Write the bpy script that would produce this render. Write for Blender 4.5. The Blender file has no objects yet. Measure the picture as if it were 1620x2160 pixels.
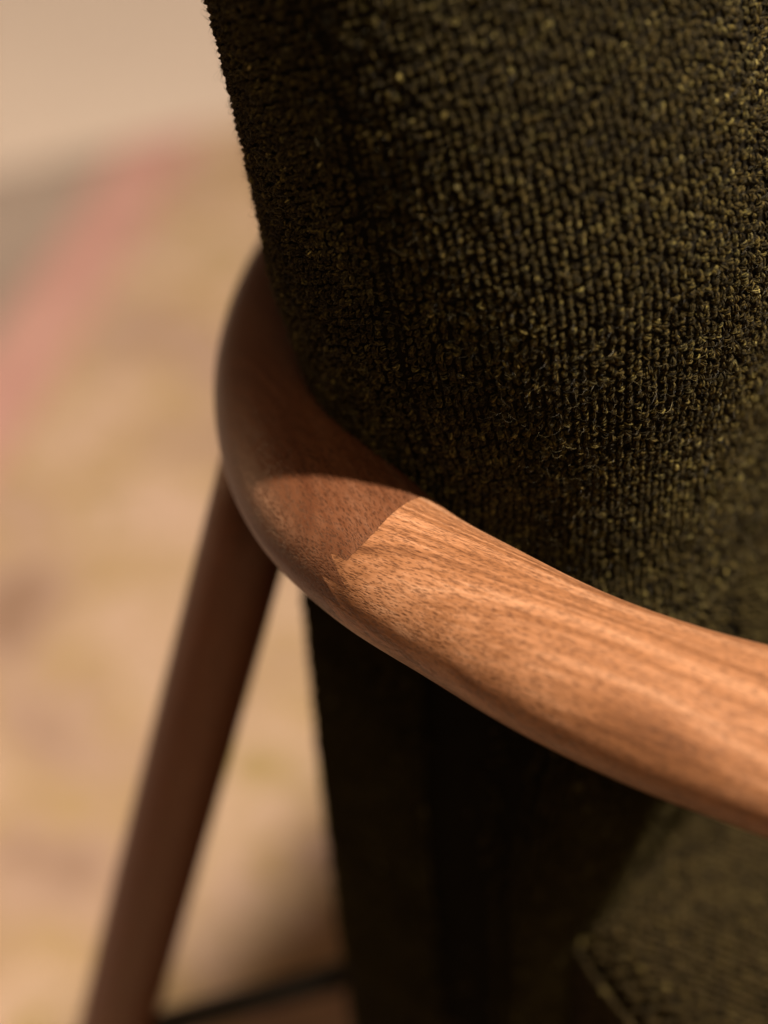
import bpy, math, random
import numpy as np
from mathutils import Vector

R = math.radians
random.seed(4)
rng = np.random.default_rng(11)
scene = bpy.context.scene
col = scene.collection

# ------------------------------------------------------------------ camera
cam_d = bpy.data.cameras.new('camera')
cam = bpy.data.objects.new('camera', cam_d)
col.objects.link(cam)
cam.location = (0.0, -0.54064, 1.01856)
cam.rotation_euler = (R(90 - 35), 0, 0)
cam_d.lens = 85
cam_d.sensor_width = 36
cam_d.clip_start = 0.05
cam_d.clip_end = 60
cam_d.dof.use_dof = True
cam_d.dof.focus_distance = 0.621
cam_d.dof.aperture_fstop = 3.7
scene.camera = cam

# ------------------------------------------------------------------ colour, world
scene.view_settings.view_transform = 'Standard'
scene.view_settings.look = 'None'
scene.view_settings.exposure = 0.0
scene.view_settings.gamma = 1.0
scene.render.engine = 'CYCLES'
scene.cycles.use_denoising = True
scene.cycles.max_bounces = 8

w = bpy.data.worlds.new('World')
scene.world = w
w.use_nodes = True
w.node_tree.nodes['Background'].inputs['Color'].default_value = (1.0, 0.72, 0.48, 1)
w.node_tree.nodes['Background'].inputs['Strength'].default_value = 0.03


def aim(o, target):
    d = Vector(target) - o.location
    o.rotation_euler = d.to_track_quat('-Z', 'Y').to_euler()


def area(name, loc, target, size, power, colour):
    l = bpy.data.lights.new(name, 'AREA')
    l.shape = 'DISK'
    l.size = size
    l.energy = power
    l.color = colour
    o = bpy.data.objects.new(name, l)
    col.objects.link(o)
    o.location = loc
    aim(o, target)
    return o


def spot(name, loc, target, cone, blend, power, colour, radius):
    l = bpy.data.lights.new(name, 'SPOT')
    l.spot_size = R(cone)
    l.spot_blend = blend
    l.energy = power
    l.color = colour
    l.shadow_soft_size = radius
    o = bpy.data.objects.new(name, l)
    col.objects.link(o)
    o.location = loc
    aim(o, target)
    return o


# warm lamp high on the right that throws the backrest's shadow over the bend of the armrest
KEY_AZ, KEY_EL, KEY_D = R(-21), R(62.5), 2.3
key = spot('main_lamp',
           (KEY_D * math.cos(KEY_EL) * math.cos(KEY_AZ),
            KEY_D * math.cos(KEY_EL) * math.sin(KEY_AZ),
            0.65 + KEY_D * math.sin(KEY_EL)),
           (0.10, -0.06, 0.59), 18, 0.75, 680, (1.0, 0.85, 0.68), 0.05)
# added spot over the chair, cone aimed past it to light the rug
rug_lamp = spot('rug_fill_spot', (0.44, 0.072, 2.6), (-0.45, 1.5, 0), 62, 0.25, 400, (1.0, 0.87, 0.71), 0.09)
# added fill light on the left, behind the chair: rim on the bend of the armrest and on the back of the cushion
rim = area('left_rim_fill', (-2.2, 0.95, 1.05), (0, 0.1, 0.68), 0.8, 11, (1.0, 0.55, 0.28))
# broad soft light from the front of the chair, above the camera
fill = area('soft_light', (0.28, -1.6, 2.05), (0, 0.0, 0.62), 1.1, 16, (1.0, 0.70, 0.44))


# ------------------------------------------------------------------ helpers
def link_mesh(name, verts, faces, mat, parent=None, smooth=True):
    me = bpy.data.meshes.new(name)
    me.from_pydata([tuple(v) for v in verts], [], [tuple(f) for f in faces])
    me.update()
    if smooth:
        me.polygons.foreach_set('use_smooth', [True] * len(me.polygons))
    me.materials.append(mat)
    o = bpy.data.objects.new(name, me)
    col.objects.link(o)
    if parent:
        o.parent = parent
        o.matrix_parent_inverse = parent.matrix_world.inverted()
    return o


def fast_mesh(name, verts, quads, mat, parent=None, attrs=None, uv=None):
    """verts (n,3), quads (m,4) numpy arrays; attrs = per-vertex float attributes"""
    me = bpy.data.meshes.new(name)
    n, m = len(verts), len(quads)
    me.vertices.add(n)
    me.vertices.foreach_set('co', np.asarray(verts, np.float32).ravel())
    me.loops.add(m * 4)
    me.loops.foreach_set('vertex_index', np.asarray(quads, np.int32).ravel())
    me.polygons.add(m)
    me.polygons.foreach_set('loop_start', np.arange(m, dtype=np.int32) * 4)
    me.polygons.foreach_set('loop_total', np.full(m, 4, np.int32))
    me.polygons.foreach_set('use_smooth', np.ones(m, bool))
    for k, a in (attrs or {}).items():
        at = me.attributes.new(k, 'FLOAT', 'POINT')
        at.data.foreach_set('value', np.asarray(a, np.float32))
    if uv is not None:
        at = me.attributes.new('yarn', 'FLOAT_VECTOR', 'POINT')
        at.data.foreach_set('vector', np.asarray(uv, np.float32).ravel())
    me.update(calc_edges=True)
    me.materials.append(mat)
    o = bpy.data.objects.new(name, me)
    col.objects.link(o)
    if parent:
        o.parent = parent
        o.matrix_parent_inverse = parent.matrix_world.inverted()
    return o


class Nodes:
    def __init__(self, name):
        self.m = bpy.data.materials.new(name)
        self.m.use_nodes = True
        self.t = self.m.node_tree
        self.b = self.t.nodes['Principled BSDF']

    def n(self, kind, **kw):
        nd = self.t.nodes.new('ShaderNode' + kind)
        for k, v in kw.items():
            if k.startswith('i_'):
                key = k[2:]
                key = int(key) if key.isdigit() else key.replace('_', ' ')
                nd.inputs[key].default_value = v
            else:
                setattr(nd, k, v)
        return nd

    def l(self, a, b):
        self.t.links.new(a, b)

    def math(self, op, a, b=None, clamp=False):
        nd = self.n('Math', operation=op, use_clamp=clamp)
        for i, v in enumerate((a, b)):
            if v is None:
                continue
            if isinstance(v, (int, float)):
                nd.inputs[i].default_value = v
            else:
                self.l(v, nd.inputs[i])
        return nd.outputs[0]

    def ramp(self, fac, stops):
        nd = self.n('ValToRGB')
        el = nd.color_ramp.elements
        while len(el) < len(stops):
            el.new(0.5)
        for e, (p, c) in zip(el, stops):
            e.position = p
            e.color = (*c, 1) if len(c) == 3 else c
        self.l(fac, nd.inputs[0])
        return nd.outputs[0]

    def mix(self, fac, a, b, mode='MIX'):
        nd = self.n('MixRGB', blend_type=mode)
        for i, v in enumerate((fac, a, b)):
            if isinstance(v, (int, float)):
                nd.inputs[i].default_value = v
            elif isinstance(v, tuple):
                nd.inputs[i].default_value = (*v, 1)
            else:
                self.l(v, nd.inputs[i])
        return nd.outputs[0]


# ------------------------------------------------------------------ materials
def walnut(name, az, tilt, pith, tone=1.0, red=0.0, coords=None):
    """solid wood: growth rings round a pith line, fibres and pores along the grain.
    az/tilt = direction of the grain (degrees), pith = (side, down) distance of the heart from the piece"""
    N = Nodes(name)
    tc = N.n('NewGeometry')
    mp = N.n('Mapping', vector_type='TEXTURE')
    mp.inputs['Location'].default_value = (0.03, -0.03, 0.64)
    mp.inputs['Rotation'].default_value = (0, R(tilt), R(az))
    obj = N.n('TexCoord')
    N.l(obj.outputs['Object'], mp.inputs['Vector'])
    # gentle wander of the grain
    wn = N.n('TexNoise', i_Scale=14.0, i_Detail=2.0)
    sq = N.n('Mapping', vector_type='POINT')
    sq.inputs['Scale'].default_value = (0.45, 1, 1)
    N.l(mp.outputs[0], sq.inputs[0])
    N.l(sq.outputs[0], wn.inputs['Vector'])
    wv = N.n('VectorMath', operation='SUBTRACT')
    N.l(wn.outputs['Color'], wv.inputs[0])
    wv.inputs[1].default_value = (0.5, 0.5, 0.5)
    ws = N.n('VectorMath', operation='SCALE')
    N.l(wv.outputs[0], ws.inputs[0])
    ws.inputs['Scale'].default_value = 0.011
    pv = N.n('VectorMath', operation='ADD')
    N.l(mp.outputs[0], pv.inputs[0])
    N.l(ws.outputs[0], pv.inputs[1])
    xyz = N.n('SeparateXYZ')
    N.l(pv.outputs[0], xyz.inputs[0])
    dy = N.math('SUBTRACT', xyz.outputs['Y'], pith[0])
    dz = N.math('SUBTRACT', xyz.outputs['Z'], pith[1])
    rr = N.math('SQRT', N.math('ADD', N.math('MULTIPLY', dy, dy), N.math('MULTIPLY', dz, dz)))
    # rings with uneven spacing: sum of a 1-D noise and a saw-like ring
    rn = N.n('TexNoise', noise_dimensions='1D', i_Scale=95.0, i_Detail=3.0, i_Roughness=0.6)
    N.l(rr, rn.inputs['W'])
    rn2 = N.n('TexNoise', noise_dimensions='1D', i_Scale=420.0, i_Detail=3.0, i_Roughness=0.7)
    N.l(rr, rn2.inputs['W'])
    # fibre streaks, stretched along the grain
    fm = N.n('Mapping', vector_type='POINT')
    fm.inputs['Scale'].default_value = (9, 760, 760)
    N.l(pv.outputs[0], fm.inputs[0])
    fn = N.n('TexNoise', i_Scale=1.0, i_Detail=4.0, i_Roughness=0.6)
    N.l(fm.outputs[0], fn.inputs['Vector'])
    # broad figure
    bm = N.n('Mapping', vector_type='POINT')
    bm.inputs['Scale'].default_value = (7, 60, 60)
    N.l(pv.outputs[0], bm.inputs[0])
    bn = N.n('TexNoise', i_Scale=1.0, i_Detail=2.0)
    N.l(bm.outputs[0], bn.inputs['Vector'])
    v = N.math('ADD', N.math('MULTIPLY', rn.outputs[0], 0.62), N.math('MULTIPLY', rn2.outputs[0], 0.26))
    v = N.math('ADD', v, N.math('MULTIPLY', fn.outputs[0], 0.42))
    v = N.math('ADD', v, N.math('MULTIPLY', bn.outputs[0], 0.14))
    v = N.math('ADD', N.math('MULTIPLY', N.math('SUBTRACT', v, 0.72), 1.3), 0.49)
    t = tone
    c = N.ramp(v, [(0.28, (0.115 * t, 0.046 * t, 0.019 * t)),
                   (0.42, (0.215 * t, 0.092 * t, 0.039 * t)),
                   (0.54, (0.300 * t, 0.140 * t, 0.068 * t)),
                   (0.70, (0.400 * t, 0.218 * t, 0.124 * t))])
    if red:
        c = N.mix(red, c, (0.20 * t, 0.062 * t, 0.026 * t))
    # open pores: short dark dashes along the grain
    def pores(sx, sy, th, seed):
        pm = N.n('Mapping', vector_type='POINT')
        pm.inputs['Location'].default_value = (seed, seed * 2, seed * 3)
        pm.inputs['Scale'].default_value = (sx, sy, sy)
        N.l(mp.outputs[0], pm.inputs[0])
        vo = N.n('TexVoronoi', feature='F1', i_Scale=1.0, i_Randomness=1.0)
        N.l(pm.outputs[0], vo.inputs['Vector'])
        wnz = N.n('TexWhiteNoise', noise_dimensions='3D')
        N.l(vo.outputs['Position'], wnz.inputs[0])
        lim = N.math('MULTIPLY', wnz.outputs['Value'], th)
        mr = N.n('MapRange', interpolation_type='SMOOTHSTEP')
        mr.inputs['From Min'].default_value = 0.0
        N.l(lim, mr.inputs['From Max'])
        mr.inputs['To Min'].default_value = 1.0
        mr.inputs['To Max'].default_value = 0.0
        N.l(vo.outputs['Distance'], mr.inputs['Value'])
        return mr.outputs[0]
    p = N.math('MAXIMUM', pores(360, 2000, 0.9, 0.0), N.math('MULTIPLY', pores(560, 2800, 0.95, 3.7), 0.9))
    c = N.mix(N.math('MULTIPLY', p, 0.85), c, (0.055 * t, 0.020 * t, 0.009 * t))
    N.l(c, N.b.inputs['Base Color'])
    ro = N.math('ADD', 0.31, N.math('MULTIPLY', fn.outputs[0], 0.16))
    N.l(ro, N.b.inputs['Roughness'])
    N.b.inputs['Specular IOR Level'].default_value = 0.5
    bump = N.n('Bump', i_Strength=0.35, i_Distance=0.0004)
    h = N.math('SUBTRACT', N.math('MULTIPLY', fn.outputs[0], 0.35), p)
    N.l(h, bump.inputs['Height'])
    N.l(bump.outputs[0], N.b.inputs['Normal'])
    return N.m


M_ARM = walnut('walnut_armrest', -33, 0, (0.055, -0.075), 1.05)
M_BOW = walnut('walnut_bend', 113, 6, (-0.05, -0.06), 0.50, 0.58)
M_LEG = walnut('walnut_leg', 165, 76, (0.05, -0.03), 0.66, 0.7)


def wool(name, dark, mid, olive, fleck, sheen=0.25):
    N = Nodes(name)
    a = N.n('Attribute', attribute_name='tone')
    y = N.n('Attribute', attribute_name='yarn')
    c = N.ramp(a.outputs['Fac'], [(0.0, dark), (0.45, mid), (0.84, olive), (1.0, fleck)])
    # twisted strands of the yarn
    ym = N.n('Mapping', vector_type='POINT')
    ym.inputs['Scale'].default_value = (1.6, 7.0, 1.0)
    N.l(y.outputs['Vector'], ym.inputs[0])
    sn = N.n('TexNoise', i_Scale=1.6, i_Detail=3.0, i_Roughness=0.65)
    N.l(ym.outputs[0], sn.inputs['Vector'])
    s = N.ramp(sn.outputs[0], [(0.34, (0.15, 0.15, 0.15)), (0.5, (0.7, 0.7, 0.7)), (0.66, (2.6, 2.5, 2.0))])
    c = N.mix(1.0, c, s, 'MULTIPLY')
    N.l(c, N.b.inputs['Base Color'])
    N.b.inputs['Roughness'].default_value = 0.78
    N.b.inputs['Specular IOR Level'].default_value = 0.10
    N.b.inputs['Sheen Weight'].default_value = sheen
    N.b.inputs['Sheen Roughness'].default_value = 0.4
    N.b.inputs['Sheen Tint'].default_value = (0.62, 0.5, 0.22, 1)
    bump = N.n('Bump', i_Strength=0.8, i_Distance=0.0004)
    N.l(sn.outputs[0], bump.inputs['Height'])
    N.l(bump.outputs[0], N.b.inputs['Normal'])
    return N.m


M_WOOL = wool('dark_olive_boucle', (0.011, 0.0078, 0.0024), (0.030, 0.0225, 0.0072), (0.050, 0.0425, 0.0150), (0.115, 0.096, 0.038), 0.04)
M_SEATWOOL = wool('olive_weave', (0.009, 0.0062, 0.0020), (0.0230, 0.0157, 0.0054), (0.036, 0.0260, 0.009), (0.058, 0.045, 0.016), 0.02)


def plain(name, c, rough=0.8, spec=0.2, metal=0.0):
    N = Nodes(name)
    tc = N.n('TexCoord')
    no = N.n('TexNoise', i_Scale=240.0, i_Detail=3.0)
    N.l(tc.outputs['Object'], no.inputs['Vector'])
    cc = N.ramp(no.outputs[0], [(0.3, tuple(x * 0.75 for x in c)), (0.7, tuple(x * 1.2 for x in c))])
    N.l(cc, N.b.inputs['Base Color'])
    N.b.inputs['Roughness'].default_value = rough
    N.b.inputs['Specular IOR Level'].default_value = spec
    N.b.inputs['Metallic'].default_value = metal
    bump = N.n('Bump', i_Strength=0.3, i_Distance=0.0008)
    N.l(no.outputs[0], bump.inputs['Height'])
    N.l(bump.outputs[0], N.b.inputs['Normal'])
    return N.m


M_BACKING = plain('dark_backing_cloth', (0.006, 0.005, 0.003), 0.95, 0.05)
M_SEATBACKING = plain('olive_backing_cloth', (0.012, 0.011, 0.006), 0.95, 0.05)


def far_knit(name, dark, light, pitch):
    """the same cloth where its loops are too far from the camera to be built one by one"""
    N = Nodes(name)
    tc = N.n('TexCoord')
    vo = N.n('TexVoronoi', feature='F1', i_Scale=1.0 / pitch, i_Randomness=0.75)
    N.l(tc.outputs['Object'], vo.inputs['Vector'])
    c = N.ramp(vo.outputs['Distance'], [(0.15, light), (0.75, dark)])
    wn = N.n('TexWhiteNoise', noise_dimensions='3D')
    N.l(vo.outputs['Position'], wn.inputs[0])
    k = N.ramp(wn.outputs['Value'], [(0.0, (0.45, 0.45, 0.45)), (0.85, (1.2, 1.2, 1.2)), (1.0, (2.2, 2.1, 2.0))])
    c = N.mix(1.0, c, k, 'MULTIPLY')
    N.l(c, N.b.inputs['Base Color'])
    N.b.inputs['Roughness'].default_value = 0.9
    N.b.inputs['Specular IOR Level'].default_value = 0.06
    bump = N.n('Bump', i_Strength=1.0, i_Distance=0.0022)
    h = N.math('SUBTRACT', 1.0, vo.outputs['Distance'])
    N.l(h, bump.inputs['Height'])
    N.l(bump.outputs[0], N.b.inputs['Normal'])
    return N.m


M_FARWOOL = far_knit('dark_olive_boucle_far', (0.006, 0.0045, 0.0015), (0.030, 0.0245, 0.0078), 0.0030)
M_FARSEAT = far_knit('olive_weave_far', (0.008, 0.006, 0.002), (0.027, 0.020, 0.007), 0.0032)
M_ROD = plain('black_steel', (0.012, 0.010, 0.008), 0.5, 0.3)
M_FUZZ = Nodes('wool_fibre')
fa = M_FUZZ.n('Attribute', attribute_name='tone')
fc = M_FUZZ.ramp(fa.outputs['Fac'], [(0.0, (0.018, 0.014, 0.007)), (0.7, (0.05, 0.042, 0.018)), (1.0, (0.17, 0.14, 0.06))])
M_FUZZ.l(fc, M_FUZZ.b.inputs['Base Color'])
M_FUZZ.b.inputs['Roughness'].default_value = 0.5
M_FUZZ.b.inputs['Specular IOR Level'].default_value = 0.3
M_FUZZ = M_FUZZ.m


def rug_mat(name, stops, scale=9.0, seed=0.0, stretch=(1, 1, 1)):
    N = Nodes(name)
    tc = N.n('TexCoord')
    mp = N.n('Mapping')
    mp.inputs['Location'].default_value = (seed, seed, 0)
    mp.inputs['Scale'].default_value = stretch
    N.l(tc.outputs['Object'], mp.inputs[0])
    no = N.n('TexNoise', i_Scale=scale, i_Detail=3.0, i_Roughness=0.55)
    N.l(mp.outputs[0], no.inputs['Vector'])
    c = N.ramp(no.outputs[0], stops)
    pn = N.n('TexNoise', i_Scale=420.0, i_Detail=2.0)
    N.l(tc.outputs['Object'], pn.inputs['Vector'])
    k = N.ramp(pn.outputs[0], [(0.3, (0.8, 0.8, 0.8)), (0.7, (1.12, 1.12, 1.12))])
    c = N.mix(1.0, c, k, 'MULTIPLY')
    N.l(c, N.b.inputs['Base Color'])
    N.b.inputs['Roughness'].default_value = 0.95
    N.b.inputs['Specular IOR Level'].default_value = 0.05
    bump = N.n('Bump', i_Strength=0.8, i_Distance=0.004)
    N.l(pn.outputs[0], bump.inputs['Height'])
    N.l(bump.outputs[0], N.b.inputs['Normal'])
    return N.m


M_RUG = rug_mat('tan_rug_pile', [(0.32, (0.34, 0.215, 0.15)), (0.41, (0.51, 0.345, 0.26)), (0.49, (0.48, 0.33, 0.175)), (0.57, (0.62, 0.43, 0.33)), (0.66, (0.42, 0.30, 0.135))], 8.0, 1.3)
M_PINK = rug_mat('pink_rug_pile', [(0.3, (0.52, 0.275, 0.235)), (0.7, (0.62, 0.36, 0.305))], 8.0, 4.0)
M_BORDER = rug_mat('greyed_rug_pile', [(0.3, (0.33, 0.245, 0.20)), (0.7, (0.44, 0.345, 0.285))], 7.0, 7.0)
M_FLOOR = rug_mat('pale_plaster_floor', [(0.3, (0.74, 0.595, 0.495)), (0.7, (0.80, 0.65, 0.54))], 1.5, 2.0)

# ------------------------------------------------------------------ setting: floor and rug
def sheet(name, pts, z, thick, mat, parent=None, nx=1):
    n = len(pts)
    v = [(x, y, z + thick) for x, y in pts] + [(x, y, z) for x, y in pts]
    f = [tuple(range(n)), tuple(range(2 * n - 1, n - 1, -1))]
    f += [(i, i + n, (i + 1) % n + n, (i + 1) % n) for i in range(n)]
    return link_mesh(name, v, f, mat, parent, smooth=False)


floor = link_mesh('floor', [(-9, -6, 0), (9, -6, 0), (9, 12, 0), (-9, 12, 0)], [(0, 1, 2, 3)], M_FLOOR, smooth=False)
floor['kind'] = 'structure'

rug = bpy.data.objects.new('rug', None)
col.objects.link(rug)
rug.location = (0.3, 0.6, 0)
rug['label'] = 'low pile tan rug with a faded pink band on the pale floor'
rug['category'] = 'rug'
bpy.context.view_layer.update()
# rug edge runs through (-0.35,1.44) and (-0.15,1.54); the pink band runs through (-0.30,1.06) and (-0.21,1.50)
e0, ed = np.array([-0.35, 1.438]), np.array([0.893, 0.451])
p0, pd = np.array([-0.301, 1.056]), np.array([0.205, 0.979])
pn_ = np.array([-pd[1], pd[0]])


def line_x(a, ad, b, bd):
    t = np.linalg.solve(np.array([ad, -bd]).T, b - a)
    return a + t[0] * ad


half = 0.034
r_in, r_out = p0 - half * pn_, p0 + half * pn_
far_r = e0 + ed * 2.2
near_r = far_r - np.array([-ed[1], ed[0]]) * 3.0
top_in, top_out = line_x(r_in, pd, e0, ed), line_x(r_out, pd, e0, ed)
bot_in, bot_out = r_in - pd * 1.9, r_out - pd * 1.9
far_l = e0 - ed * 1.5
bot_l = far_l - pd * 1.9
sheet('rug_field', [tuple(bot_in), tuple(near_r), tuple(far_r), tuple(top_in)], 0.001, 0.009, M_RUG, rug)
sheet('pink_band', [tuple(bot_out), tuple(bot_in), tuple(top_in), tuple(top_out)], 0.001, 0.010, M_PINK, rug)
sheet('rug_border', [tuple(bot_l), tuple(bot_out), tuple(top_out), tuple(far_l)], 0.001, 0.009, M_BORDER, rug)

# ------------------------------------------------------------------ chair
chair = bpy.data.objects.new('armchair', None)
col.objects.link(chair)
chair.location = (0.25, 0.1, 0)
chair['label'] = 'armchair with dark olive boucle backrest wrapped by a curved walnut armrest'
chair['category'] = 'armchair'
bpy.context.view_layer.update()

F = np.array([0.839, -0.545])        # where the chair faces
I = np.array([0.545, 0.839])         # across the chair, towards its far arm
CEN = 0.26                           # the chair's middle measured along I


def plan(f, i):
    return F * f + I * i


def catmull(P, n=14):
    P = np.asarray(P, float)
    P = np.vstack([2 * P[0] - P[1], P, 2 * P[-1] - P[-2]])
    out = []
    for i in range(1, len(P) - 2):
        p0, p1, p2, p3 = P[i - 1:i + 3]
        for t in np.linspace(0, 1, n, endpoint=False):
            out.append(.5 * ((2 * p1) + (-p0 + p2) * t + (2 * p0 - 5 * p1 + 4 * p2 - p3) * t * t + (-p0 + 3 * p1 - 3 * p2 + p3) * t ** 3))
    out.append(P[-2])
    return np.array(out)


# centre line of the bent arm in plan (x, y, half width)
near_pts = [[0.2700, -0.1840, .0290], [0.2100, -0.1555, .0292], [0.1500, -0.1262, .0290], [0.1185, -0.1095, .0284],
            [0.0935, -0.0959, .0277], [0.0698, -0.0834, .0258], [0.0464, -0.0673, .0240], [0.0243, -0.0472, .0229],
            [0.0025, -0.0252, .0226], [-0.0143, 0.0025, .0232], [-0.0235, 0.0398, .0242], [-0.0250, 0.0859, .0250],
            [-0.0154, 0.1409, .0255]]
mid_pts = [[*plan(-.104, .18), .0255], [*plan(-.108, CEN), .0255]]
half_line = near_pts + mid_pts
far_pts = []
for x, y, a in reversed(near_pts + mid_pts[:1]):
    p = np.array([x, y])
    f, i = p @ F, p @ I
    far_pts.append([*plan(f, 2 * CEN - i), a])
LINE = catmull(half_line + far_pts, 16)
seg = np.r_[0, np.cumsum(np.linalg.norm(np.diff(LINE[:, :2], axis=0), axis=1))]
S_MAX = seg[-1]
ARM_Z, ARM_B = 0.64, 0.017


def arm_frame(s):
    s = np.asarray(s, float)
    c = np.stack([np.interp(s, seg, LINE[:, k]) for k in range(3)], -1)
    e = 0.004
    d = np.stack([np.interp(s + e, seg, LINE[:, k]) - np.interp(s - e, seg, LINE[:, k]) for k in range(2)], -1)
    d /= np.linalg.norm(d, axis=-1, keepdims=True)
    return c[..., :2], c[..., 2], d


def arm_point(s, ph):
    """ph = 0 at the inner edge, 90 deg on top"""
    c, a, d = arm_frame(s)
    nrm = np.stack([d[..., 1], -d[..., 0]], -1)          # to the right of travel (front -> back) is the sitter's side
    ex = 2 / 2.06
    co, si = np.cos(ph), np.sin(ph)
    co = np.sign(co) * np.abs(co) ** ex
    si = np.sign(si) * np.abs(si) ** ex
    si = np.where(si < 0, si * 0.92, si)
    # blunt rounded ends of the arm
    end = np.minimum(s, S_MAX - s)
    k = np.sqrt(np.clip(1 - (1 - np.clip(end / 0.024, 0, 1)) ** 2.2, 0.0004, 1))
    xy = c + nrm * (a * co * k)[..., None]
    return np.concatenate([xy, (ARM_Z + ARM_B * si * k)[..., None]], -1)


# where the arm is joined to the bend: a flat cut across the chair with cut fingers low on the outside
def joint_s(ph, mirror=False):
    ss = np.linspace(0.22, 0.44, 900)
    P = arm_point(ss, np.full_like(ss, ph))
    z = P[0, 2]
    f = P[:, :2] @ F
    off = 0.0
    depth = ARM_Z + ARM_B - z
    if math.cos(ph) < 0:                                    # cut fingers low on the outside
        off = np.interp(depth, [0, .001, .0060, .0063, .0108, .0114, .0160, .0166, .0215, .0222, .033],
                        [0, 0, -.0030, -.0090, .0010, -.0095, .0, -.0085, 0, -.0085, 0])
    i = np.argmax(f < 0.0155 + off)
    return ss[i] if i > 0 else 0.33


NPH = 260
PH = np.linspace(0, 2 * math.pi, NPH, endpoint=False)
J = np.array([joint_s(p) for p in PH])
# soften single-sample spikes only
SM = {}


def tube(name, s0, s1, n, mat):
    """s0, s1 arrays over PH"""
    T = np.linspace(0, 1, n)
    S = s0[None] + (s1 - s0)[None] * T[:, None]
    V = arm_point(S, np.broadcast_to(PH[None], S.shape))
    v = V.reshape(-1, 3)
    q = []
    for i in range(n - 1):
        for j in range(NPH):
            k = (j + 1) % NPH
            q.append((i * NPH + j, i * NPH + k, (i + 1) * NPH + k, (i + 1) * NPH + j))
    v = list(v)
    f = q
    o = link_mesh(name, v, f, mat, chair)
    return o


tube('armrest', np.zeros(NPH), J - 0.00006, 110, M_ARM)
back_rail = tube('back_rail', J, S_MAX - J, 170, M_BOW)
far_arm = tube('armrest', S_MAX - J, np.full(NPH, S_MAX), 40, M_ARM)


def rod(name, a, b, r0, r1, mat, parent, n=28, rings=10, belly=0.0):
    a, b = Vector(a), Vector(b)
    d = (b - a).normalized()
    u = d.orthogonal().normalized()
    w_ = d.cross(u)
    v, f = [], []
    for i in range(rings + 1):
        t = i / rings
        r = r0 + (r1 - r0) * t + belly * math.sin(math.pi * t)
        c = a.lerp(b, t)
        for j in range(n):
            an = 2 * math.pi * j / n
            v.append(c + u * (r * math.cos(an)) + w_ * (r * math.sin(an)))
    for i in range(rings):
        for j in range(n):
            k = (j + 1) % n
            f.append((i * n + j, i * n + k, (i + 1) * n + k, (i + 1) * n + j))
    f.append(tuple(range(n - 1, -1, -1)))
    f.append(tuple(rings * n + j for j in range(n)))
    return link_mesh(name, v, f, mat, parent)


def mirror_pt(p):
    q = np.array(p[:2])
    f, i = q @ F, q @ I
    return (*plan(f, 2 * CEN - i), p[2])


leg_top = np.array([-0.0311, 0.0627, 0.632])
leg_dir = np.array([0.25 * math.cos(R(166)), 0.25 * math.sin(R(166)), -1.0])
leg_bot = leg_top + leg_dir * 0.632
rod('leg', leg_top, leg_bot, 0.0136, 0.0108, M_LEG, chair, 36, 14, 0.0014)
rod('leg', mirror_pt(leg_top), mirror_pt(leg_bot), 0.0136, 0.0108, M_LEG, chair, 36, 14, 0.0014)
fl_top = (0.245, -0.170, 0.632)
fl_bot = (0.285, -0.205, 0.0)
rod('leg', fl_top, fl_bot, 0.0145, 0.0105, M_LEG, chair, 36, 14, 0.0014)
rod('leg', mirror_pt(fl_top), mirror_pt(fl_bot), 0.0145, 0.0105, M_LEG, chair, 36, 14, 0.0014)
st_a = leg_top + leg_dir * 0.286
st_b = st_a + np.array([0.94, 0.36, 0.0]) * 0.42
rod('stretcher', st_a, st_b, 0.0056, 0.0056, M_ROD, chair, 20, 4)

# ------------------------------------------------------------------ backrest cushion
ZT = np.array([.30, .40, .48, .56, .62, .655, .69, .72, .76, .80, .85, .895, .915, .92])
TT = np.array([.060, .062, .064, .069, .069, .067, .071, .070, .069, .067, .062, .056, .030, .004])   # half depth
ET = np.array([.036, .036, .036, .042, .059, .066, .075, .079, .081, .081, .076, .060, .034, .005])   # rounding of the end
CF = np.array([.011, .002, -.004, -.003, .003, .010, .005, .001, -.008, -.021, -.040, -.058, -.067, -.070])
FR = np.array([.040, .045, .053, .079, .0735, .0745, .080, .081, .070, .052, .026, -.002, -.035, -.062])  # how far forward the front face reaches
CI0 = 0.070
zz = np.linspace(ZT[0], ZT[-1], 400)


def smooth_tab(tab, k=17):
    y = np.interp(zz, ZT, tab)
    ker = np.hanning(k + 2)[1:-1]
    ker /= ker.sum()
    yp = np.pad(y, k // 2, mode='edge')
    out = np.convolve(yp, ker, 'valid')
    out[-12:] = y[-12:]
    return out


TTs, ETs, CFs, FRs = smooth_tab(TT), smooth_tab(ET), smooth_tab(CF), smooth_tab(FR)
PEX = 2 / 2.15
FRONT_LEN, REAR_LEN = 0.19, 0.19


def cushion(wv, z):
    """wv in metres along the outline: <0 front face, 0..ARC round end, >ARC rear face"""
    T, E_, cf, fr = (np.interp(z, zz, t) for t in (TTs, ETs, CFs, FRs))
    arc = 0.235
    a = np.clip(wv / arc, 0, 1) * math.pi                 # 0 front .. pi rear
    co, si = np.cos(a), np.sin(a)
    # low down, beside the seat, the front corner of the cushion is squarer
    ex = np.where(a < math.pi / 2, PEX + (2 / 9.0 - PEX) * np.clip((0.625 - z) / 0.06, 0, 1), PEX)
    co = np.sign(co) * np.abs(co) ** ex
    si = np.abs(si) ** ex
    f = cf + np.where(co > 0, np.maximum(fr - cf, 0.004), T) * co
    i = CI0 - E_ * si
    straight = np.where(wv < 0, -wv, np.where(wv > arc, wv - arc, 0.0))
    i = i + straight
    # gentle crown of the front face
    f = f + np.where(wv < 0, 0.010 * np.sin(np.clip(straight / 0.38, 0, 1) * math.pi), 0)
    xy = f[..., None] * F + i[..., None] * I
    return np.concatenate([xy, z[..., None]], -1)


ARC = 0.235


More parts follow.
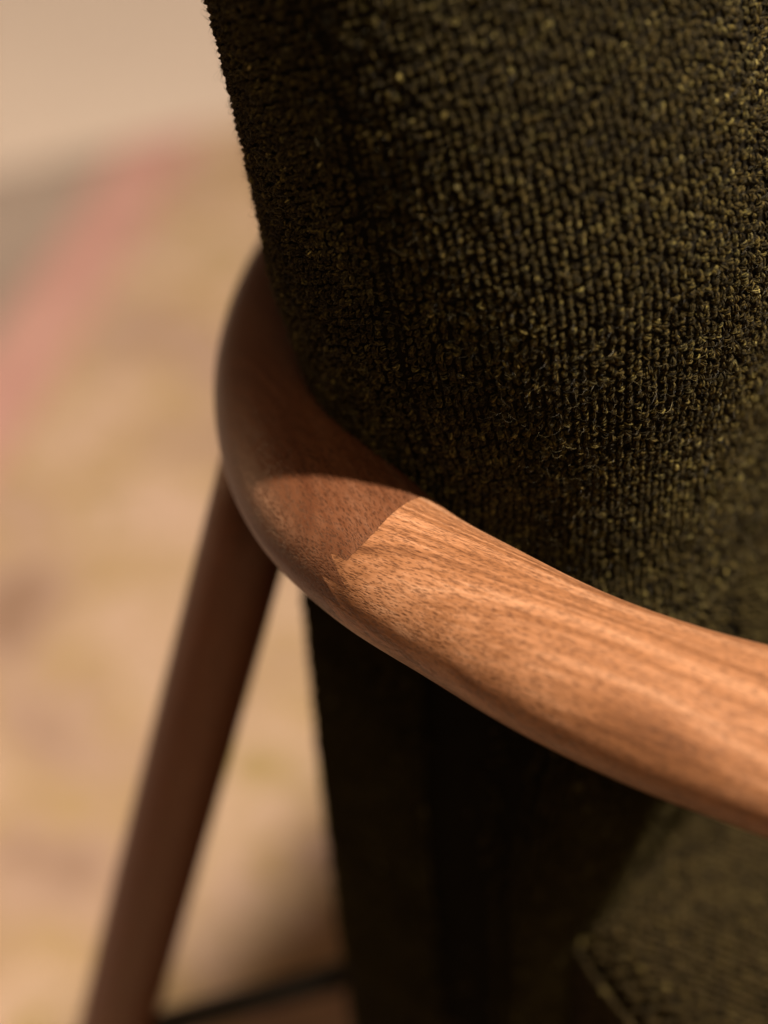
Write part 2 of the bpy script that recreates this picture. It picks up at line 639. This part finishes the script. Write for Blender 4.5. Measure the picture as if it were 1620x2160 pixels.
def grid_frame(W, Z):
    P = cushion(W, Z)
    e = 0.0015
    du = cushion(W + e, Z) - cushion(W - e, Z)
    dv = cushion(W, Z + e) - cushion(W, Z - e)
    nrm = np.cross(dv, du)
    nrm /= np.linalg.norm(nrm, axis=-1, keepdims=True) + 1e-12
    du /= np.linalg.norm(du, axis=-1, keepdims=True) + 1e-12
    dv = np.cross(du, nrm)
    return P, du, dv, nrm


# closed dark core just under the knit
wa = np.concatenate([np.linspace(-0.38, -0.002, 40), np.linspace(0, ARC, 90), np.linspace(ARC + 0.004, ARC + 0.38, 30)])
za = np.concatenate([np.linspace(0.30, 0.885, 100), np.linspace(0.89, 0.92, 14)])
W, Z = np.meshgrid(wa, za)
P, du, dv, nr = grid_frame(W, Z)
# far end: mirror the round end
wfar = np.linspace(ARC, 0, 40)[1:-1]
Wf, Zf = np.meshgrid(wfar, za)
Pf = cushion(Wf, Zf)
fi = np.stack([Pf[..., :2] @ F, Pf[..., :2] @ I], -1)
Pf[..., :2] = fi[..., :1] * F + (2 * CEN - fi[..., 1:]) * I
core = P - 0.0008 * nr
ring = np.concatenate([core, Pf], 1)
nr_, nc_ = ring.shape[:2]
faces = []
for i in range(nr_ - 1):
    for j in range(nc_):
        k = (j + 1) % nc_
        faces.append((i * nc_ + j, i * nc_ + k, (i + 1) * nc_ + k, (i + 1) * nc_ + j))
faces.append(tuple(range(nc_ - 1, -1, -1)))
faces.append(tuple((nr_ - 1) * nc_ + j for j in range(nc_)))
backrest = link_mesh('backrest', ring.reshape(-1, 3), faces, M_BACKING, chair)
backrest.data.materials.append(M_FARWOOL)
# outside the part covered with built loops the core itself is the cloth
for i in range(nr_ - 1):
    for j in range(nc_):
        wj = wa[j] if j < len(wa) else 9.0
        lim = (-0.200, 0.196) if za[i] >= 0.606 else (-0.12, 0.182)
        if not (lim[0] < wj < lim[1] and 0.412 < za[i] < 0.838):
            backrest.data.polygons[i * nc_ + j].material_index = 1
for p_ in (-1, -2):
    backrest.data.polygons[p_].material_index = 1


def loops(P, du, dv, nr, name, mat, parent, size, half_w, tilt_sd, tone, lift=0.0, rings=5, sides=7):
    """one short arched piece of yarn per point, all joined: P, du, dv, nr are (n,3)"""
    n = len(P)
    ang = rng.normal(0.35, tilt_sd, n)
    ax = dv * np.cos(ang)[:, None] + du * np.sin(ang)[:, None]          # yarn direction
    sd = np.cross(nr, ax)
    rad = size * rng.uniform(0.78, 1.22, n)
    hw = half_w * rng.uniform(0.75, 1.25, n)
    hgt = size * rng.uniform(0.55, 1.35, n) + lift
    th = np.linspace(-0.15, math.pi + 0.15, rings)
    prof = np.array([0.72, 0.98, 1.08, 0.98, 0.72]) if rings == 5 else np.sin(np.linspace(0.6, math.pi - 0.6, rings))
    ps = np.linspace(0, 2 * math.pi, sides, endpoint=False)
    skew = rng.normal(0, 0.25, n) * size
    C = (P[:, None] + ax[:, None] * (-hw[:, None] * np.cos(th)[None])[..., None]
         + nr[:, None] * (hgt[:, None] * np.sin(th)[None])[..., None]
         + sd[:, None] * (skew[:, None] * np.sin(th)[None])[..., None])
    # local frame across the yarn
    up = nr[:, None] * np.sin(th)[None, :, None] - ax[:, None] * np.cos(th)[None, :, None]
    rr = rad[:, None] * prof[None]
    lump = 1 + rng.normal(0, 0.13, (n, rings, sides))
    V = (C[:, :, None] + up[:, :, None] * (rr[:, :, None] * lump * np.cos(ps))[..., None]
         + sd[:, None, None] * (rr[:, :, None] * lump * np.sin(ps))[..., None])
    V = V.reshape(-1, 3)
    base = np.arange(n)[:, None, None] * (rings * sides)
    i = np.arange(rings - 1)[None, :, None] * sides
    j = np.arange(sides)[None, None]
    k = (j + 1) % sides
    Q = np.stack(np.broadcast_arrays(base + i + j, base + i + k, base + i + sides + k, base + i + sides + j), -1).reshape(-1, 4)
    uvv = np.zeros((n, rings, sides, 3))
    uvv[..., 0] = (np.arange(rings)[None, :, None] / (rings - 1)) * 1.0 + ps[None, None] * 0.18
    uvv[..., 1] = np.abs(ps - math.pi)[None, None] / math.pi + np.arange(rings)[None, :, None] * 0.12
    uvv[..., 2] = rng.uniform(0, 400, n)[:, None, None]
    o = fast_mesh(name, V, Q, mat, parent, {'tone': np.repeat(tone, rings * sides)}, uvv.reshape(-1, 3))
    o['kind'] = 'stuff'
    return o


def strand_loops(P, du, dv, nr, name, mat, parent, tone, count=5, sides=4):
    """each loop of the knit = a small bundle of arched strands, all joined into one mesh"""
    n = len(P)
    ang = rng.normal(0.95, 0.6, n)
    ax = dv * np.cos(ang)[:, None] - du * np.sin(ang)[:, None]
    sd = np.cross(nr, ax)
    size = rng.uniform(0.70, 1.06, n)
    rings = 5
    th = np.linspace(0.02, math.pi - 0.02, rings)
    ps = np.linspace(0, 2 * math.pi, sides, endpoint=False) + 0.4
    Vs, tn, uvs = [], [], []
    for k in range(count):
        u = (k / (count - 1) - 0.5) * 2
        o = (u * 0.00082 + rng.normal(0, 0.00009, n)) * size
        hw = 0.00108 * size * (1 - 0.28 * u * u) * rng.uniform(0.85, 1.15, n)
        hh = 0.00150 * size * (1 - 0.42 * u * u) * rng.uniform(0.8, 1.15, n)
        tw = rng.normal(0.00025, 0.00016, n)                       # the bundle is twisted
        c, sn = np.cos(th)[None], np.sin(th)[None]
        C = (P[:, None] + ax[:, None] * (-hw[:, None] * c)[..., None] + nr[:, None] * (hh[:, None] * sn - 0.0004)[..., None]
             + sd[:, None] * (o[:, None] * (0.55 + 0.45 * sn) - tw[:, None] * c)[..., None])
        C += rng.normal(0, 0.00005, C.shape)
        up = nr[:, None] * sn[..., None] - ax[:, None] * c[..., None]
        rr = (0.00130 / count * size * rng.uniform(0.75, 1.25, n))[:, None, None]
        V = C[:, :, None] + up[:, :, None] * (rr * np.cos(ps))[..., None] + sd[:, None, None] * (rr * np.sin(ps))[..., None]
        Vs.append(V)
        tn.append(np.clip(tone + rng.normal(0, 0.15, n), 0, 1))
        uv = np.zeros((n, rings, sides, 3))
        uv[..., 0] = (np.arange(rings) / (rings - 1))[None, :, None]
        uv[..., 1] = 0.3
        uv[..., 2] = rng.uniform(0, 400, n)[:, None, None]
        uvs.append(uv)
    V = np.stack(Vs, 1).reshape(-1, 3)
    T = np.repeat(np.stack(tn, 1).reshape(-1), rings * sides)
    U = np.stack(uvs, 1).reshape(-1, 3)
    m = n * count
    base = np.arange(m)[:, None, None] * (rings * sides)
    i = np.arange(rings - 1)[None, :, None] * sides
    j = np.arange(sides)[None, None]
    k = (j + 1) % sides
    Q = np.stack(np.broadcast_arrays(base + i + j, base + i + k, base + i + sides + k, base + i + sides + j), -1).reshape(-1, 4)
    o = fast_mesh(name, V, Q, mat, parent, {'tone': T}, U)
    o['kind'] = 'stuff'
    return o


PU, PV = 0.00246, 0.00212
SEAM = 0.1135


def knit(w0, w1, z0, z1):
    wu = np.arange(w0, w1, PU)
    zv = np.arange(z0, z1, PV)
    W, Z = np.meshgrid(wu, zv)
    W = W + 0.0009 * np.sin(Z * 37 + W * 9) + rng.normal(0, 0.00028, W.shape)
    Z = Z + rng.normal(0, 0.00037, Z.shape) + (np.arange(len(wu)) % 2)[None] * PV * 0.5
    groove = 0.0016 * np.exp(-((W - SEAM) / 0.0016) ** 2).ravel()
    fr = [a.reshape(-1, 3) for a in grid_frame(W, Z)]
    fr[0] = fr[0] - fr[3] * groove[:, None]
    p = fr[0]
    n = len(p)
    tone = np.clip(rng.normal(0.36, 0.15, n), 0, 0.9)
    tone += np.sin(p[:, 2] * 160 + p[:, 0] * 60) * 0.05 + np.sin(p[:, 2] * 61 - p[:, 1] * 90) * 0.06
    tone = np.clip(tone, 0, 0.9)
    fl = rng.random(n) < 0.02
    tone[fl] = rng.uniform(0.8, 1.0, fl.sum())
    return (*fr, tone)


P, du, dv, nr, tone = knit(-0.205, 0.200, 0.606, 0.842)
strand_loops(P, du, dv, nr, 'boucle_loops', M_WOOL, backrest, tone, 4, 3)
Pl, dul, dvl, nrl, tonel = knit(-0.12, 0.185, 0.41, 0.606)
loops(Pl, dul, dvl, nrl, 'boucle_loops', M_WOOL, backrest, 0.00080, 0.00055, 0.45, tonel, 0, 5, 4)


def fuzz(P, du, dv, nr, name, parent, count, length, width, lift):
    idx = rng.integers(0, len(P), count)
    segs = 5
    p, a, b, c = P[idx], du[idx], dv[idx], nr[idx]
    an = rng.uniform(0, 2 * math.pi, count)
    d = a * np.cos(an)[:, None] + b * np.sin(an)[:, None]
    L = length * rng.gamma(2.2, 0.45, count)
    out = rng.uniform(0.05, 0.75, count) ** 1.5
    curl = rng.normal(0, 0.8, count)
    t = np.linspace(0, 1, segs + 1)
    s = np.cross(c, d)
    ht = (lift + L * out)[:, None] * (np.sin(t * rng.uniform(1.2, 3.0, count)[:, None]))
    along = L[:, None] * t[None]
    side = (L * curl * 0.35)[:, None] * t[None] ** 2
    C = (p + c * 0.0012)[:, None] + d[:, None] * along[..., None] + c[:, None] * ht[..., None] + s[:, None] * side[..., None]
    C += rng.normal(0, 0.00012, C.shape)
    wd = width * rng.uniform(0.6, 1.4, count)
    wdir = np.cross(np.gradient(C, axis=1), np.array([0.0, 0.82, -0.57]))
    wdir /= np.linalg.norm(wdir, axis=-1, keepdims=True) + 1e-12
    k = (wd[:, None] * (1 - 0.6 * t[None]))[..., None]
    V = np.stack([C - wdir * k, C + wdir * k], 2).reshape(-1, 3)
    base = np.arange(count)[:, None] * (2 * (segs + 1))
    i = np.arange(segs)[None] * 2
    Q = np.stack([base + i, base + i + 1, base + i + 3, base + i + 2], -1).reshape(-1, 4)
    tn = rng.uniform(0, 1, count) ** 1.6
    o = fast_mesh(name, V, Q, M_FUZZ, parent, {'tone': np.repeat(tn, 2 * (segs + 1))})
    o['kind'] = 'stuff'
    return o


fuzz(P, du, dv, nr, 'wool_fuzz', backrest, 24000, 0.0015, 0.000020, 0.0002)

# ------------------------------------------------------------------ seat cushion
SZ = 0.487
corner = [(0.052, 0.130), (0.0515, 0.094), (0.0510, 0.060), (0.0508, 0.041), (0.0525, 0.0335), (0.0585, 0.0283), (0.074, 0.0188), (0.097, 0.0058),
          (0.125, -0.008), (0.17, -0.018), (0.26, -0.022), (0.36, -0.018), (0.46, 0.0), (0.495, 0.03)]
out_fi = corner + [(0.515, CEN)] + [(f, 2 * CEN - i) for f, i in reversed(corner)]
outl = catmull([[f, i] for f, i in out_fi], 5)
outl = np.vstack([outl, [[0.052, CEN]]])
ctr = np.array([0.28, CEN])
prof = [(0.0, 0.0), (0.0, 0.0)]
rows = []
HT = 0.105
for inset, dz in ((0.012, -HT), (0.002, -HT + 0.010), (0.0, -HT + 0.03), (0.0, -0.022), (0.0022, -0.011), (0.0075, -0.0035), (0.015, -0.0006), (0.03, 0.0), (0.10, 0.004), (0.2, 0.006)):
    dirs = ctr - outl
    dist = np.linalg.norm(dirs, axis=1, keepdims=True)
    q = outl + dirs / dist * np.minimum(inset, dist * 0.9)
    xy = q[:, :1] * F + q[:, 1:] * I
    rows.append(np.concatenate([xy, np.full((len(xy), 1), SZ + dz)], 1))
V = np.array(rows)
nr_, nc_ = V.shape[:2]
faces = []
for i in range(nr_ - 1):
    for j in range(nc_):
        k = (j + 1) % nc_
        faces.append((i * nc_ + j, i * nc_ + k, (i + 1) * nc_ + k, (i + 1) * nc_ + j))
faces.append(tuple(range(nc_ - 1, -1, -1)))
faces.append(tuple((nr_ - 1) * nc_ + j for j in range(nc_)))
seat = link_mesh('seat_cushion', V.reshape(-1, 3), faces, M_FARSEAT, chair)

# woven slubs over the near part of the seat's top and side
gf = np.arange(0.053, 0.235, 0.0029)
gi = np.arange(-0.022, 0.235, 0.0030)
G = np.stack(np.meshgrid(gf, gi), -1)
G[..., 0] += (np.arange(len(gi)) % 2)[:, None] * 0.0013
G = G.reshape(-1, 2) + rng.normal(0, 0.00028, (G.size // 2, 2))


def inside(pts, poly):
    x, y = pts.T
    res = np.zeros(len(pts), bool)
    j = len(poly) - 1
    for i in range(len(poly)):
        xi, yi = poly[i]
        xj, yj = poly[j]
        c = ((yi > y) != (yj > y)) & (x < (xj - xi) * (y - yi) / (yj - yi + 1e-15) + xi)
        res ^= c
        j = i
    return res


poly_in = outl + (ctr - outl) / np.linalg.norm(ctr - outl, axis=1, keepdims=True) * 0.0012
G = G[inside(G, poly_in)]
dd = np.min(np.linalg.norm(G[:, None] - outl[None], axis=2), axis=1)
zt = SZ + np.interp(dd, [0.0, 0.0022, 0.0075, 0.015, 0.03, 0.10, 0.2], [-0.022, -0.011, -0.0035, -0.0006, 0, 0.004, 0.006])
Pt = np.concatenate([G[:, :1] * F + G[:, 1:] * I, zt[:, None]], 1)
k = len(Pt)
up = np.tile([0, 0, 1.0], (k, 1))
a1 = np.tile([*I, 0], (k, 1))
a2 = np.tile([*F, 0], (k, 1))
tn = np.clip(rng.normal(0.45, 0.2, k), 0, 1)
loops(Pt, a1, a2, up, 'weave_slubs', M_SEATWOOL, seat, 0.00105, 0.0012, 0.2, tn, 0, 5, 6)
# side of the cushion
keep = (outl[:, 0] < 0.24) & (outl[:, 1] < 0.2)
ol = outl[keep]
sl = np.r_[0, np.cumsum(np.linalg.norm(np.diff(ol, axis=0), axis=1))]
sa = np.arange(0, sl[-1], 0.0026)
side = np.stack([np.interp(sa, sl, ol[:, q]) for q in range(2)], 1)
tg = np.gradient(side, axis=0)
tg /= np.linalg.norm(tg, axis=1, keepdims=True)
ng = np.stack([tg[:, 1], -tg[:, 0]], 1)
ng *= np.sign(((side - ctr) * ng).sum(1, keepdims=True))
hz = np.arange(SZ - 0.10, SZ - 0.014, 0.0023)
Ps = np.concatenate([np.concatenate([side[:, :1] * F + side[:, 1:] * I, np.full((len(side), 1), h)], 1) for h in hz])
ns = np.tile(np.concatenate([ng[:, :1] * F + ng[:, 1:] * I, np.zeros((len(side), 1))], 1), (len(hz), 1))
ts = np.tile(np.concatenate([tg[:, :1] * F + tg[:, 1:] * I, np.zeros((len(side), 1))], 1), (len(hz), 1))
vs = np.tile([0, 0, 1.0], (len(Ps), 1))
tn = np.clip(rng.normal(0.35, 0.2, len(Ps)), 0, 1)
loops(Ps + rng.normal(0, 0.0002, Ps.shape), vs, ts, ns, 'weave_slubs', M_SEATWOOL, seat, 0.00105, 0.0012, 0.2, tn, 0, 5, 6)

# walnut rail under the cushion along the near side
ra = plan(0.03, 0.062)
rb = plan(0.40, 0.016)
rail = []
d = (rb - ra) / np.linalg.norm(rb - ra)
nn = np.array([d[1], -d[0]])
for p in (ra, rb):
    for o_, z_ in ((0, .325), (0.003, .322), (.019, .322), (.022, .325), (.022, .366), (.019, .369), (.003, .369), (0, .366)):
        q = p - nn * (o_ - 0.011)
        rail.append((*q, z_))
rf = [(i, (i + 1) % 8, (i + 1) % 8 + 8, i + 8) for i in range(8)] + [tuple(range(7, -1, -1)), tuple(range(8, 16))]
link_mesh('seat_rail', rail, rf, M_LEG, chair, smooth=False)
